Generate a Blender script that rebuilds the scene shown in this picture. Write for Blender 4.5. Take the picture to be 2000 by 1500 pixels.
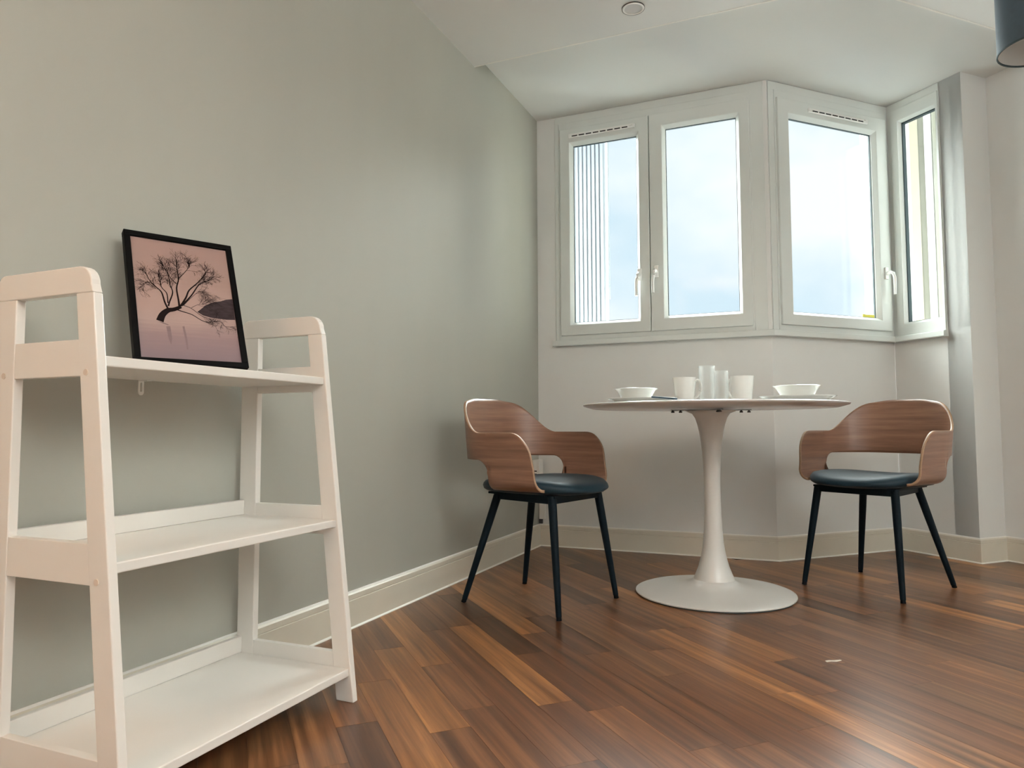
import bpy, bmesh, math, random
from mathutils import Vector, Matrix
from math import sin, cos, tan, pi, radians, sqrt

for o in list(bpy.data.objects): bpy.data.objects.remove(o)
SC = bpy.context.scene
COL = SC.collection
R_ = random.Random(11)

# ---------------------------------------------------------------- camera
CAM_H = .647; YAW = radians(22.9); PITCH = radians(3.46); ROLL = radians(.2)
fw = Vector((-sin(YAW)*cos(PITCH), cos(YAW)*cos(PITCH), sin(PITCH)))
rt = Vector((cos(YAW), sin(YAW), 0)); up = rt.cross(fw)
r2 = cos(ROLL)*rt - sin(ROLL)*up; u2 = sin(ROLL)*rt + cos(ROLL)*up
cam_d = bpy.data.cameras.new('camera'); cam = bpy.data.objects.new('camera', cam_d); COL.objects.link(cam)
cam_d.sensor_fit = 'HORIZONTAL'; cam_d.sensor_width = 36; cam_d.lens = 36*1390/2000
cam_d.clip_start = .05; cam_d.clip_end = 300
M = Matrix((r2, u2, -fw)).transposed().to_4x4(); M.translation = (0, 0, CAM_H)
cam.matrix_world = M
SC.camera = cam

# ---------------------------------------------------------------- world: bright overcast sky with soft clouds
SKY = 1.12
w = bpy.data.worlds.new('sky'); SC.world = w; w.use_nodes = True
nt = w.node_tree; nt.nodes.clear()
N = nt.nodes.new; Lk = nt.links.new
tc = N('ShaderNodeTexCoord'); mp = N('ShaderNodeMapping'); mp.inputs['Scale'].default_value = (1, 1, 1.6)
ns = N('ShaderNodeTexNoise'); ns.inputs['Scale'].default_value = 3.2; ns.inputs['Detail'].default_value = 4; ns.inputs['Roughness'].default_value = .5
rp = N('ShaderNodeValToRGB'); rp.color_ramp.elements[0].position = .38; rp.color_ramp.elements[1].position = .62
rp.color_ramp.elements[0].color = (.60, .74, .84, 1); rp.color_ramp.elements[1].color = (.88, .90, .92, 1)
bg = N('ShaderNodeBackground'); bg.inputs['Strength'].default_value = SKY
wo = N('ShaderNodeOutputWorld')
Lk(tc.outputs['Generated'], mp.inputs['Vector']); Lk(mp.outputs[0], ns.inputs['Vector']); Lk(ns.outputs['Fac'], rp.inputs['Fac'])
Lk(rp.outputs['Color'], bg.inputs['Color']); Lk(bg.outputs[0], wo.inputs['Surface'])

# hazy sun behind the clouds, on the bay side
sd = bpy.data.lights.new('sun', 'SUN'); sd.energy = 44.0; sd.angle = radians(92); sd.color = (.96, 1, .97)
sun = bpy.data.objects.new('sun', sd); COL.objects.link(sun)
sun.rotation_euler = Vector((.52, -.69, -.50)).to_track_quat('-Z', 'Y').to_euler()
FILL_W = 75.0

vs = SC.view_settings
vs.view_transform = 'Standard'; vs.look = 'None'; vs.gamma = 1; vs.exposure = .18
try: vs.use_curve_mapping = False
except Exception: pass

# ---------------------------------------------------------------- materials
def newmat(name):
    m = bpy.data.materials.new(name); m.use_nodes = True
    t = m.node_tree; b = t.nodes['Principled BSDF']
    return m, t, b
def mat(name, col, rough=.5, metal=0, var=0, vscale=(8, 8, 8), bump=0, bscale=60, coat=0, sheen=0, spec=None, bdist=.002):
    m, t, b = newmat(name)
    b.inputs['Roughness'].default_value = rough; b.inputs['Metallic'].default_value = metal
    if coat: b.inputs['Coat Weight'].default_value = coat; b.inputs['Coat Roughness'].default_value = .12
    if sheen: b.inputs['Sheen Weight'].default_value = sheen; b.inputs['Sheen Roughness'].default_value = .4
    if spec is not None: b.inputs['Specular IOR Level'].default_value = spec
    tcn = t.nodes.new('ShaderNodeTexCoord'); mpn = t.nodes.new('ShaderNodeMapping'); mpn.inputs['Scale'].default_value = vscale
    t.links.new(tcn.outputs['Object'], mpn.inputs['Vector'])
    n = t.nodes.new('ShaderNodeTexNoise'); n.inputs['Scale'].default_value = 1; n.inputs['Detail'].default_value = 5
    t.links.new(mpn.outputs[0], n.inputs['Vector'])
    r = t.nodes.new('ShaderNodeValToRGB'); r.color_ramp.elements[0].position = .3; r.color_ramp.elements[1].position = .7
    k = max(var, .015)
    r.color_ramp.elements[0].color = tuple(c*(1-k) for c in col)+(1,); r.color_ramp.elements[1].color = tuple(min(1, c*(1+k)) for c in col)+(1,)
    t.links.new(n.outputs['Fac'], r.inputs['Fac']); t.links.new(r.outputs['Color'], b.inputs['Base Color'])
    if bump:
        n2 = t.nodes.new('ShaderNodeTexNoise'); n2.inputs['Scale'].default_value = bscale; n2.inputs['Detail'].default_value = 3
        t.links.new(tcn.outputs['Object'], n2.inputs['Vector'])
        bp = t.nodes.new('ShaderNodeBump'); bp.inputs['Strength'].default_value = bump; bp.inputs['Distance'].default_value = bdist
        t.links.new(n2.outputs['Fac'], bp.inputs['Height']); t.links.new(bp.outputs[0], b.inputs['Normal'])
    return m

def wood(name, dark, mid, light, rough, gscale, attr=None, coat=0, bump=.06):
    m, t, b = newmat(name); L = t.links.new; Nn = t.nodes.new
    tcn = Nn('ShaderNodeTexCoord'); add = Nn('ShaderNodeVectorMath'); add.operation = 'ADD'
    L(tcn.outputs['Object'], add.inputs[0])
    at = None
    if attr:
        at = Nn('ShaderNodeAttribute'); at.attribute_name = attr
        ml = Nn('ShaderNodeVectorMath'); ml.operation = 'SCALE'; ml.inputs[0].default_value = (17, 31, 7)
        L(at.outputs['Fac'], ml.inputs['Scale']); L(ml.outputs[0], add.inputs[1])
    mpn = Nn('ShaderNodeMapping'); mpn.inputs['Scale'].default_value = gscale; L(add.outputs[0], mpn.inputs['Vector'])
    n = Nn('ShaderNodeTexNoise'); n.inputs['Scale'].default_value = 1; n.inputs['Detail'].default_value = 7; n.inputs['Roughness'].default_value = .62; n.inputs['Distortion'].default_value = .25
    L(mpn.outputs[0], n.inputs['Vector'])
    r = Nn('ShaderNodeValToRGB'); e = r.color_ramp.elements
    e[0].position = .28; e[0].color = dark+(1,); e[1].position = .74; e[1].color = light+(1,)
    x = e.new(.5); x.color = mid+(1,)
    L(n.outputs['Fac'], r.inputs['Fac']); out = r.outputs['Color']
    if attr:
        r3 = Nn('ShaderNodeValToRGB'); e = r3.color_ramp.elements
        e[0].position = 0; e[0].color = (.42, .36, .36, 1); e[1].position = 1; e[1].color = (2.0, 1.75, 1.25, 1)
        for p, c in ((.10, (.48, .40, .40, 1)), (.2, (.80, .66, .58, 1)), (.45, (.95, .80, .70, 1)), (.6, (1.0, .94, .86, 1)), (.8, (1.15, .92, .74, 1)), (.90, (1.7, 1.5, 1.1, 1))):
            q = e.new(p); q.color = c
        L(at.outputs['Fac'], r3.inputs['Fac'])
        mx = Nn('ShaderNodeMix'); mx.data_type = 'RGBA'; mx.blend_type = 'MULTIPLY'; mx.inputs['Factor'].default_value = 1
        L(out, mx.inputs['A']); L(r3.outputs['Color'], mx.inputs['B']); out = mx.outputs['Result']
    L(out, b.inputs['Base Color'])
    # uneven gloss
    n3 = Nn('ShaderNodeTexNoise'); n3.inputs['Scale'].default_value = 3.5; n3.inputs['Detail'].default_value = 4; L(add.outputs[0], n3.inputs['Vector'])
    mr = Nn('ShaderNodeMapRange'); mr.inputs['To Min'].default_value = max(.285, rough*.9); mr.inputs['To Max'].default_value = rough*1.12
    L(n3.outputs['Fac'], mr.inputs['Value']); L(mr.outputs[0], b.inputs['Roughness'])
    bp = Nn('ShaderNodeBump'); bp.inputs['Strength'].default_value = bump; bp.inputs['Distance'].default_value = .002
    L(n.outputs['Fac'], bp.inputs['Height']); L(bp.outputs[0], b.inputs['Normal'])
    if coat: b.inputs['Coat Weight'].default_value = coat; b.inputs['Coat Roughness'].default_value = .1
    return m

def pane_mat():
    m, t, b = newmat('window_glass'); t.nodes.remove(b); L = t.links.new
    tr = t.nodes.new('ShaderNodeBsdfTransparent'); tr.inputs['Color'].default_value = (.95, .97, .965, 1)
    gl = t.nodes.new('ShaderNodeBsdfGlossy'); gl.inputs['Roughness'].default_value = .02
    lw = t.nodes.new('ShaderNodeLayerWeight'); lw.inputs['Blend'].default_value = .5
    pw = t.nodes.new('ShaderNodeMath'); pw.operation = 'POWER'; pw.inputs[1].default_value = 4; L(lw.outputs['Facing'], pw.inputs[0])
    fr = t.nodes.new('ShaderNodeMath'); fr.operation = 'MULTIPLY_ADD'; fr.inputs[1].default_value = .5; fr.inputs[2].default_value = .012; L(pw.outputs[0], fr.inputs[0])
    mx = t.nodes.new('ShaderNodeMixShader'); L(fr.outputs[0], mx.inputs[0]); L(tr.outputs[0], mx.inputs[1]); L(gl.outputs[0], mx.inputs[2])
    L(mx.outputs[0], t.nodes['Material Output'].inputs['Surface']); return m
def glass_mat():
    m, t, b = newmat('clear_glass'); t.nodes.remove(b); L = t.links.new
    tr = t.nodes.new('ShaderNodeBsdfTransparent'); tr.inputs['Color'].default_value = (.985, .99, .988, 1)
    gl = t.nodes.new('ShaderNodeBsdfGlossy'); gl.inputs['Roughness'].default_value = .12
    tl = t.nodes.new('ShaderNodeBsdfTranslucent'); tl.inputs['Color'].default_value = (.95, .96, .95, 1)  # white mixed in at the edges stands in for refracted window light
    m2 = t.nodes.new('ShaderNodeMixShader'); m2.inputs[0].default_value = .55; L(gl.outputs[0], m2.inputs[1]); L(tl.outputs[0], m2.inputs[2])
    lw = t.nodes.new('ShaderNodeLayerWeight'); lw.inputs['Blend'].default_value = .22
    mx = t.nodes.new('ShaderNodeMixShader'); L(lw.outputs['Facing'], mx.inputs[0]); L(tr.outputs[0], mx.inputs[1]); L(m2.outputs[0], mx.inputs[2])
    L(mx.outputs[0], t.nodes['Material Output'].inputs['Surface']); return m

MT = dict(
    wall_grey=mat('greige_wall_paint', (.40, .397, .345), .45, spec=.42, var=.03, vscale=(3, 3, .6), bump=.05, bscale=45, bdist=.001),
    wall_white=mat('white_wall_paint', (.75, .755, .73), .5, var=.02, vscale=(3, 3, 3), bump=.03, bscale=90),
    ceil=mat('ceiling_paint', (.76, .765, .735), .6, var=.015, vscale=(2, 2, 2), bump=.03, bscale=80),
    base=mat('cream_gloss_paint', (.70, .655, .55), .35, var=.02),
    bead=mat('white_caulk', (.86, .84, .78), .5),
    upvc=mat('white_window_plastic', (.68, .71, .68), .32, var=.01),
    gasket=mat('dark_rubber_gasket', (.025, .045, .05), .6),
    slot=mat('black_vent_slot', (.02, .02, .02), .8),
    handle=mat('white_handle_plastic', (.86, .86, .83), .25),
    pane=pane_mat(), glass=glass_mat(),
    shelf=mat('white_lacquered_board', (.81, .775, .72), .30, var=.012, vscale=(5, 5, 5)),
    shelfscrew=mat('cream_screw_cap', (.66, .56, .47), .4),
    black=mat('black_frame_paint', (.003, .003, .003), .5, spec=.06),
    oak=wood('walnut_stained_plywood', (.15, .072, .042), (.215, .107, .064), (.30, .16, .10), .36, (3, 3, 60), coat=.15, bump=.03),
    ply=mat('pale_plywood_edge', (.34, .21, .125), .5, var=.08, vscale=(4, 4, 200)),
    velvet=mat('petrol_seat_fabric', (.006, .022, .033), .55, var=.06, vscale=(40, 40, 40), bump=.08, bscale=300, sheen=.06, spec=.3),
    steel_dark=mat('black_blue_steel', (.003, .008, .012), .5, spec=.1),
    foot=mat('black_plastic_foot', (.003, .003, .004), .5, spec=.1),
    table=mat('white_table_lacquer', (.72, .71, .69), .25, coat=.3),
    tablebase=mat('white_enamel_metal', (.72, .72, .69), .28, coat=.2),
    bracket=mat('grey_bracket_steel', (.12, .12, .12), .4, metal=.8),
    ceramic=mat('white_porcelain', (.84, .84, .80), .12, coat=.5),
    navy=mat('navy_handle_plastic', (.012, .035, .06), .3),
    steel=mat('polished_steel', (.75, .75, .74), .18, metal=1),
    shade=mat('slate_blue_lampshade_fabric', (.045, .070, .092), .5, var=.06, vscale=(60, 60, 60), bump=.1, bscale=400),
    liner=mat('white_shade_liner', (.62, .61, .59), .6),
    white=mat('white_plastic', (.80, .79, .74), .3),
    chrome=mat('brushed_chrome', (.5, .5, .49), .25, metal=1),
    cream=mat('cream_render', (.50, .46, .355), .8, var=.03), creamgrey=mat('grey_cream_render', (.41, .405, .345), .8, var=.03),
    olive=mat('olive_beam_paint', (.30, .29, .21), .7), clad=mat('white_ribbed_cladding', (.40, .43, .47), .5), pipe=mat('white_pipe_plastic', (.95, .95, .95), .4),
    rod=mat('grey_rod_metal', (.30, .34, .36), .4), yellow=mat('yellow_sticker_vinyl', (.75, .68, .08), .5),
    scrap=mat('white_paper_scrap', (.85, .82, .75), .7), sub=mat('dark_subfloor', (.03, .018, .012), .9),
    floor=wood('merbau_strip_floor', (.050, .022, .010), (.150, .070, .031), (.33, .172, .076), .30, (1.3, 34, 1), attr='rnd', bump=.05),
)

# ---------------------------------------------------------------- helpers
def link(name, me, m, parent=None, smooth=False, loc=None, rot=None):
    o = bpy.data.objects.new(name, me); COL.objects.link(o)
    if m is not None:
        for q in (m if isinstance(m, (list, tuple)) else (m,)): me.materials.append(MT[q] if isinstance(q, str) else q)
    if smooth:
        for p in me.polygons: p.use_smooth = True
    if parent: o.parent = parent
    if loc: o.location = loc
    if rot: o.rotation_euler = rot
    return o
def fin(name, bm, m, parent=None, smooth=False, loc=None, rot=None, bevel=0, sharp=None):
    bmesh.ops.recalc_face_normals(bm, faces=bm.faces)
    me = bpy.data.meshes.new(name); bm.to_mesh(me); bm.free()
    o = link(name, me, m, parent, smooth, loc, rot)
    if bevel:
        md = o.modifiers.new('bevel', 'BEVEL'); md.width = bevel; md.segments = 2; md.limit_method = 'ANGLE'; md.angle_limit = radians(40)
    if smooth:
        try: me.set_sharp_from_angle(angle=radians(sharp or 40))
        except Exception: pass
    return o
def box(bm, x0, x1, y0, y1, z0, z1, M=None):
    v = [bm.verts.new((x, y, z)) for z in (z0, z1) for x, y in ((x0, y0), (x1, y0), (x1, y1), (x0, y1))]
    for f in ((0, 3, 2, 1), (4, 5, 6, 7), (0, 1, 5, 4), (1, 2, 6, 5), (2, 3, 7, 6), (3, 0, 4, 7)): bm.faces.new([v[i] for i in f])
    if M is not None: bmesh.ops.transform(bm, matrix=M, verts=v)
    return v
def prism(bm, pts, z0, z1):
    a = [bm.verts.new((p[0], p[1], z0)) for p in pts]; b = [bm.verts.new((p[0], p[1], z1)) for p in pts]; n = len(pts)
    bm.faces.new(a[::-1]); bm.faces.new(b)
    for i in range(n): bm.faces.new((a[i], a[(i+1) % n], b[(i+1) % n], b[i]))
def ringframe(bm, o, i, y0, y1):
    """rectangular ring in x-z between outer o and inner i = (x0,x1,z0,z1), y0 (room side)..y1"""
    def loop(r, y): return [bm.verts.new(p) for p in ((r[0], y, r[2]), (r[1], y, r[2]), (r[1], y, r[3]), (r[0], y, r[3]))]
    a, b, c, d = loop(o, y0), loop(i, y0), loop(o, y1), loop(i, y1)
    for k in range(4):
        j = (k+1) % 4
        bm.faces.new((a[k], a[j], b[j], b[k])); bm.faces.new((c[k], d[k], d[j], c[j]))
        bm.faces.new((a[k], c[k], c[j], a[j])); bm.faces.new((b[k], b[j], d[j], d[k]))
def bevelring(bm, o, y0, i, y1):
    """sloped bead: outer loop o at y0 to inner loop i at y1"""
    def loop(r, y): return [bm.verts.new(p) for p in ((r[0], y, r[2]), (r[1], y, r[2]), (r[1], y, r[3]), (r[0], y, r[3]))]
    a, b = loop(o, y0), loop(i, y1); c, d = loop(o, y1+.006), loop(i, y1+.006)
    for k in range(4):
        j = (k+1) % 4
        bm.faces.new((a[k], a[j], b[j], b[k])); bm.faces.new((b[k], b[j], d[j], d[k])); bm.faces.new((a[k], c[k], c[j], a[j])); bm.faces.new((c[k], d[k], d[j], c[j]))
def lathe(bm, prof, n=48, closed=False, M=None):
    rings = []; vs_ = []
    for r, z in prof:
        if r < 1e-6: q = [bm.verts.new((0, 0, z))]
        else: q = [bm.verts.new((r*cos(2*pi*k/n), r*sin(2*pi*k/n), z)) for k in range(n)]
        rings.append(q); vs_ += q
    pairs = list(zip(rings[:-1], rings[1:])) + ([(rings[-1], rings[0])] if closed else [])
    for a, b in pairs:
        for k in range(n):
            j = (k+1) % n
            if len(a) == 1 and len(b) == 1: continue
            if len(a) == 1: bm.faces.new((a[0], b[j], b[k]))
            elif len(b) == 1: bm.faces.new((a[k], a[j], b[0]))
            else: bm.faces.new((a[k], a[j], b[j], b[k]))
    if M is not None: bmesh.ops.transform(bm, matrix=M, verts=vs_)
def tube(bm, pts, rad, n=10, cap=True):
    pts = [Vector(p) for p in pts]; rr = rad if isinstance(rad, (list, tuple)) else [rad]*len(pts); rings = []
    for i, p in enumerate(pts):
        d = (pts[min(i+1, len(pts)-1)]-pts[max(i-1, 0)]).normalized()
        a = d.cross(Vector((0, 0, 1)) if abs(d.z) < .95 else Vector((1, 0, 0))).normalized(); b = d.cross(a)
        rings.append([bm.verts.new(p+(a*cos(2*pi*k/n)+b*sin(2*pi*k/n))*rr[i]) for k in range(n)])
    for a, b in zip(rings[:-1], rings[1:]):
        for k in range(n): bm.faces.new((a[k], a[(k+1) % n], b[(k+1) % n], b[k]))
    if cap: bm.faces.new(rings[0][::-1]); bm.faces.new(rings[-1])
def empty(name, loc=(0, 0, 0), rz=0):
    o = bpy.data.objects.new(name, None); COL.objects.link(o); o.location = loc; o.rotation_euler = (0, 0, rz); o.empty_display_size = .1; return o
def tag(o, label=None, cat=None, group=None, kind=None):
    if label: o['label'] = label
    if cat: o['category'] = cat
    if group: o['group'] = group
    if kind: o['kind'] = kind
    return o
def struct(o, label=None, cat=None):
    o['kind'] = 'structure'; return tag(o, label, cat)
def copy_tree(o, parent=None):
    c = o.copy(); COL.objects.link(c); c.parent = parent
    for ch in list(o.children): copy_tree(ch, c)
    return c

# ---------------------------------------------------------------- room shell
ZL, ZU = 2.31, 2.378            # lower ceiling, raised ceiling of the bay
YBK = -2.6
A = Vector((-1.40, YBK)); B = Vector((-1.40, 3.69)); P12 = Vector((-.174, 3.69)); P23 = Vector((.411, 4.275))
CO = Vector((.708, 3.978)); CO2 = Vector((.838, 4.108)); D = Vector((2.2, 2.746)); E = Vector((2.2, YBK))
POLY = [A, B, P12, P23, CO, CO2, D, E]
H45 = radians(45)

# floor: dark slab with wooden strips laid at 45 degrees
bm = bmesh.new(); prism(bm, [(-1.55, YBK-.2), (2.4, YBK-.2), (2.4, 2.9), (.9, 4.45), (.3, 4.45), (-.3, 3.85), (-1.55, 3.85)][::1], -.10, -.0125)
floor = struct(fin('floor', bm, 'sub'), 'dark reddish brown wooden strip floor laid diagonally', 'floor')
def clip(poly, n, d):
    out = []
    for i, p in enumerate(poly):
        q = poly[(i+1) % len(poly)]; a = p.dot(n)-d; b = q.dot(n)-d
        if a <= 0: out.append(p)
        if a*b < 0: out.append(p+(q-p)*(a/(a-b)))
    return out
U = Vector((1, -1)).normalized(); V = Vector((1, 1)).normalized()
PW = .0905
Rm = M.to_3x3().transposed(); camp = Vector((0, 0, CAM_H))
def pix(p):
    q = Rm @ (Vector((p[0], p[1], 0))-camp); return None if q.z > -.2 else (1000+1390*q.x/-q.z, 750-1390*q.y/-q.z)
near, far = [], []
rw = random.Random(5)
row = 0
v = -3.2
while v < 3.7:
    u = -4.6 - rw.random()*.9
    while u < 4.4:
        ln = rw.choice((.35, .45, .55, .6, .75, .9)) * (.9+.2*rw.random())
        g = .00025
        pl = [U*a+V*b for a, b in ((u+g, v+g), (u+ln-g, v+g), (u+ln-g, v+PW-g), (u+g, v+PW-g))]
        c = U*(u+ln/2)+V*(v+PW/2)
        pl = clip(pl, Vector((-1, 0)), 1.40); pl = clip(pl, Vector((0, -1)), 2.6) if pl else pl; pl = clip(pl, Vector((1, 0)), 2.2) if pl else pl
        if pl:
            if c.x < -.24: pl = clip(pl, Vector((0, 1)), 3.80)
            else:
                pl = clip(pl, Vector((-1, 1)), 3.864+.14); pl = clip(pl, Vector((1, 1)), 4.946) if pl else pl
        if pl and len(pl) >= 3:
            px = [pix(p) for p in pl]
            vis = any(q and -40 < q[0] < 2040 and q[1] < 1530 for q in px)
            (near if vis else far).append((pl, c, rw.random()))
        u += ln
    v += PW
def plank_mesh(items, name, origin):
    bm = bmesh.new(); vals = []
    for pl, c, r in items:
        cc = origin if origin is not None else Vector((0, 0))
        loc = [Vector(((p-cc).dot(U), (p-cc).dot(V))) for p in pl]
        n0 = len(bm.faces); prism(bm, loc, -.012, 0); bm.faces.ensure_lookup_table(); vals += [r]*(len(bm.faces)-n0)
    me = bpy.data.meshes.new(name); bmesh.ops.recalc_face_normals(bm, faces=bm.faces); bm.to_mesh(me); bm.free()
    at = me.attributes.new('rnd', 'FLOAT', 'FACE'); at.data.foreach_set('value', vals)
    return me
near.sort(key=lambda t: t[1].length)
far += near[300:]; near = near[:300]
for it in near:
    link('plank', plank_mesh([it], 'plank', it[1]), 'floor', floor, loc=(it[1].x, it[1].y, 0), rot=(0, 0, -H45))
tag(link('plank_field', plank_mesh(far, 'plank_field', None), 'floor', floor, rot=(0, 0, -H45)), kind='stuff')

# walls
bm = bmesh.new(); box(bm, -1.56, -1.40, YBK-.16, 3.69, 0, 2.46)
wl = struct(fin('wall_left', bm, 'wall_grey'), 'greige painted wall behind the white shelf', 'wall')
def panel(name, p0, length, rz, win, m, t=.16, ext0=0, ext1=0, ztop=2.46, label=None):
    """wall panel; local x along the wall, local y outward; win=(x0,x1,z0,z1)"""
    bm = bmesh.new()
    if win:
        x0, x1, z0, z1 = win
        box(bm, -ext0, length+ext1, 0, t, 0, z0); box(bm, -ext0, length+ext1, 0, t, z1, ztop)
        box(bm, -ext0, x0, 0, t, z0, z1); box(bm, x1, length+ext1, 0, t, z0, z1)
    else: box(bm, -ext0, length+ext1, 0, t, 0, ztop)
    bmesh.ops.remove_doubles(bm, verts=bm.verts, dist=1e-5)
    return struct(fin(name, bm, m, loc=(p0.x, p0.y, 0), rot=(0, 0, rz)), label, 'wall')
W1 = (.13, 1.152, 1.122, 2.335); W2 = (.04, .806, 1.122, 2.335); W3 = (.03, .302, 1.122, 2.335)
panel('wall_bay_left', B, 1.226, 0, W1, 'wall_white', ext0=.16, label='white bay wall under the double window, left of the fold')
panel('wall_bay_middle', P12, .827, H45, W2, 'wall_white', label='white angled bay wall under the single window')
panel('wall_bay_right', P23, .42, -H45, W3, 'wall_white', t=.13, label='white bay wall with narrow fixed window and pier')
panel('wall_pier_return', CO, .184, H45, None, 'wall_white', t=.12, label='short white return of the pier beside the bay')
panel('wall_beyond_pier', CO2, (D-CO2).length, -H45, None, 'wall_white', label='white angled wall right of the pier')
bm = bmesh.new(); box(bm, 2.2, 2.36, YBK-.16, 2.746, 0, 2.46); struct(fin('wall_right', bm, 'wall_white'), 'white side wall right of the camera', 'wall')
WB = (.5, 2.6, .25, 2.2)
panel('wall_back', E, 3.6, pi, WB, 'wall_white', label='white wall behind the camera with an added wide window')
# ceilings
bm = bmesh.new(); prism(bm, [(-1.40, YBK), (2.2, YBK), (2.2, 2.746), (1.113, 3.833), (.16, 2.88), (-1.40, 2.88)], ZL, 2.46)
ceil = struct(fin('ceiling', bm, 'ceil'), 'off-white lower ceiling with a stepped edge', 'ceiling')
bm = bmesh.new(); prism(bm, [(-1.40, 2.88), (.16, 2.88), (1.113, 3.833), (.838, 4.108), (.708, 3.978), (.411, 4.275), (-.174, 3.69), (-1.40, 3.69)], ZU, 2.46)
fin('raised_ceiling', bm, 'ceil', ceil)
# added white strip draws the light line along the lower ceiling's edge
for p, q in (((-1.40, 2.88), (.16, 2.88)), ((.16, 2.88), (1.113, 3.833))):
    d = Vector((q[0]-p[0], q[1]-p[1])); L_ = d.length
    bm = bmesh.new(); box(bm, 0, L_, -.006, .001, ZL-.0015, ZL+.02, M=Matrix.Translation((p[0], p[1], 0)) @ Matrix.Rotation(math.atan2(d.y, d.x), 4, 'Z')); fin('edge_light_strip', bm, 'bead', ceil)

# baseboards with mitred corners
def offs(d):
    out = []
    for i, p in enumerate(POLY):
        ns_ = []
        for a, b in ((i-1, i), (i, i+1)):
            if a < 0 or b >= len(POLY): continue
            t = (POLY[b]-POLY[a]).normalized(); ns_.append(Vector((t.y, -t.x)))
        if len(ns_) == 1: out.append(p+ns_[0]*d)
        else:
            n = (ns_[0]+ns_[1]); n = n/n.dot(ns_[0]); out.append(p+n*d)
    return out
def run(name, i, prof, m, parent=None, p_end=None, p_start=None):
    """extrude closed profile [(inward offset, z)] along wall segment i, mitred"""
    bm = bmesh.new(); a, b = [], []
    t = (POLY[i+1]-POLY[i]).normalized()
    for d, z in prof:
        o = offs(d); s, e = o[i], o[i+1]
        if p_start is not None: s = o[i]+t*((POLY[i]+t*p_start-o[i]).dot(t))
        if p_end is not None: e = o[i]+t*((POLY[i]+t*p_end-o[i]).dot(t))
        a.append(bm.verts.new((s.x, s.y, z))); b.append(bm.verts.new((e.x, e.y, z)))
    n = len(prof); bm.faces.new(a); bm.faces.new(b[::-1])
    for k in range(n): bm.faces.new((a[k], b[k], b[(k+1) % n], a[(k+1) % n]))
    return fin(name, bm, m, parent)
for i, nm in enumerate(('left', 'bay_left', 'bay_middle', 'bay_right', 'pier_return', 'beyond_pier', 'right')):
    bb = run('baseboard_'+nm, i, [(0, 0), (.013, 0), (.013, .089), (.0105, .0905), (.0105, .0915), (.0125, .093), (.0125, .108), (.006, .113), (0, .113)], 'base')
    struct(bb)
    run('floor_bead', i, [(.013, 0), (.0185, 0), (.0185, .0025), (.013, .006)], 'bead', bb)
    run('top_bead', i, [(0, .113), (.007, .113), (.004, .117), (0, .117)], 'bead', bb)
# sills under the windows
s1 = struct(run('trim_1', 1, [(0, 1.087), (.032, 1.087), (.034, 1.09), (.034, 1.114), (.031, 1.117), (0, 1.117)], 'upvc', p_start=.098), 'white sill under the double window', 'window sill')
s2 = struct(run('trim_2', 2, [(0, 1.087), (.032, 1.087), (.034, 1.09), (.034, 1.114), (.031, 1.117), (0, 1.117)], 'upvc'), 'white sill under the angled single window', 'window sill')
s3 = struct(run('trim_3', 3, [(0, 1.087), (.032, 1.087), (.034, 1.09), (.034, 1.114), (.031, 1.117), (0, 1.117)], 'upvc', p_end=.306), 'white sill under the narrow fixed window', 'window sill')
bm = bmesh.new(); box(bm, -.004, .003, -.036, -.002, 1.085, 1.119)
fin('sill_joint_cover', bm, 'upvc', s2, loc=(P23.x-.030, P23.y-.030, 0), rot=(0, 0, 0)).location = (P23.x, P23.y-.012, 0)

# ---------------------------------------------------------------- windows
def handle(parent, x, z, y, side):
    """espagnolette handle: plate, neck and drooping lever"""
    bm = bmesh.new(); box(bm, x-.012, x+.012, y-.008, y, z-.03, z+.035)
    h = fin('handle', bm, 'handle', parent, bevel=.003)
    bm = bmesh.new(); tube(bm, [(x, y-.006, z), (x, y-.030, z+.004), (x+side*.002, y-.042, z-.004), (x+side*.006, y-.046, z-.025), (x+side*.010, y-.044, z-.06), (x+side*.010, y-.042, z-.115)], [.009, .009, .009, .0085, .0075, .007], 10)
    fin('lever', bm, 'handle', h, smooth=True)
def sash(root, o, g, hx=None, hz=1.44, hside=1, vent=None, proud=.022):
    """o outer rect, g glass rect"""
    bm = bmesh.new(); k = .014
    gi = (g[0]-k, g[1]+k, g[2]-k, g[3]+k)
    ringframe(bm, o, gi, -proud, .03); 
    s = fin('sash', bm, 'upvc', root, bevel=.004)
    bm = bmesh.new(); bevelring(bm, gi, -proud+.003, (g[0], g[1], g[2], g[3]), -proud+.022); fin('glazing_bead', bm, 'upvc', s)
    bm = bmesh.new(); ringframe(bm, (g[0]-.004, g[1]+.004, g[2]-.004, g[3]+.004), (g[0]+.003, g[1]-.003, g[2]+.003, g[3]-.003), .006, .016); fin('gasket', bm, 'gasket', s)
    bm = bmesh.new(); box(bm, g[0]-.002, g[1]+.002, .010, .014, g[2]-.002, g[3]+.002); fin('glass_pane', bm, 'pane', s)
    if hx is not None: handle(s, hx, hz, -proud, hside)
    if vent:
        x0, x1, z = vent; bm = bmesh.new(); box(bm, x0, x1, -proud-.013, -proud, z-.010, z+.012)
        vn = fin('trickle_vent', bm, 'handle', s, bevel=.003)
        nsl = 8; gap = (x1-x0-.05)/nsl
        for k in range(nsl):
            bm = bmesh.new(); box(bm, x0+.022+gap*k, x0+.022+gap*k+gap*.78, -proud-.0142, -proud-.012, z-.0065, z-.0005); fin('vent_slot', bm, 'slot', vn)
        bm = bmesh.new(); box(bm, x1-.028, x1-.012, -proud-.019, -proud-.012, z+.0, z+.008); fin('vent_toggle', bm, 'handle', vn)
    return s
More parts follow.
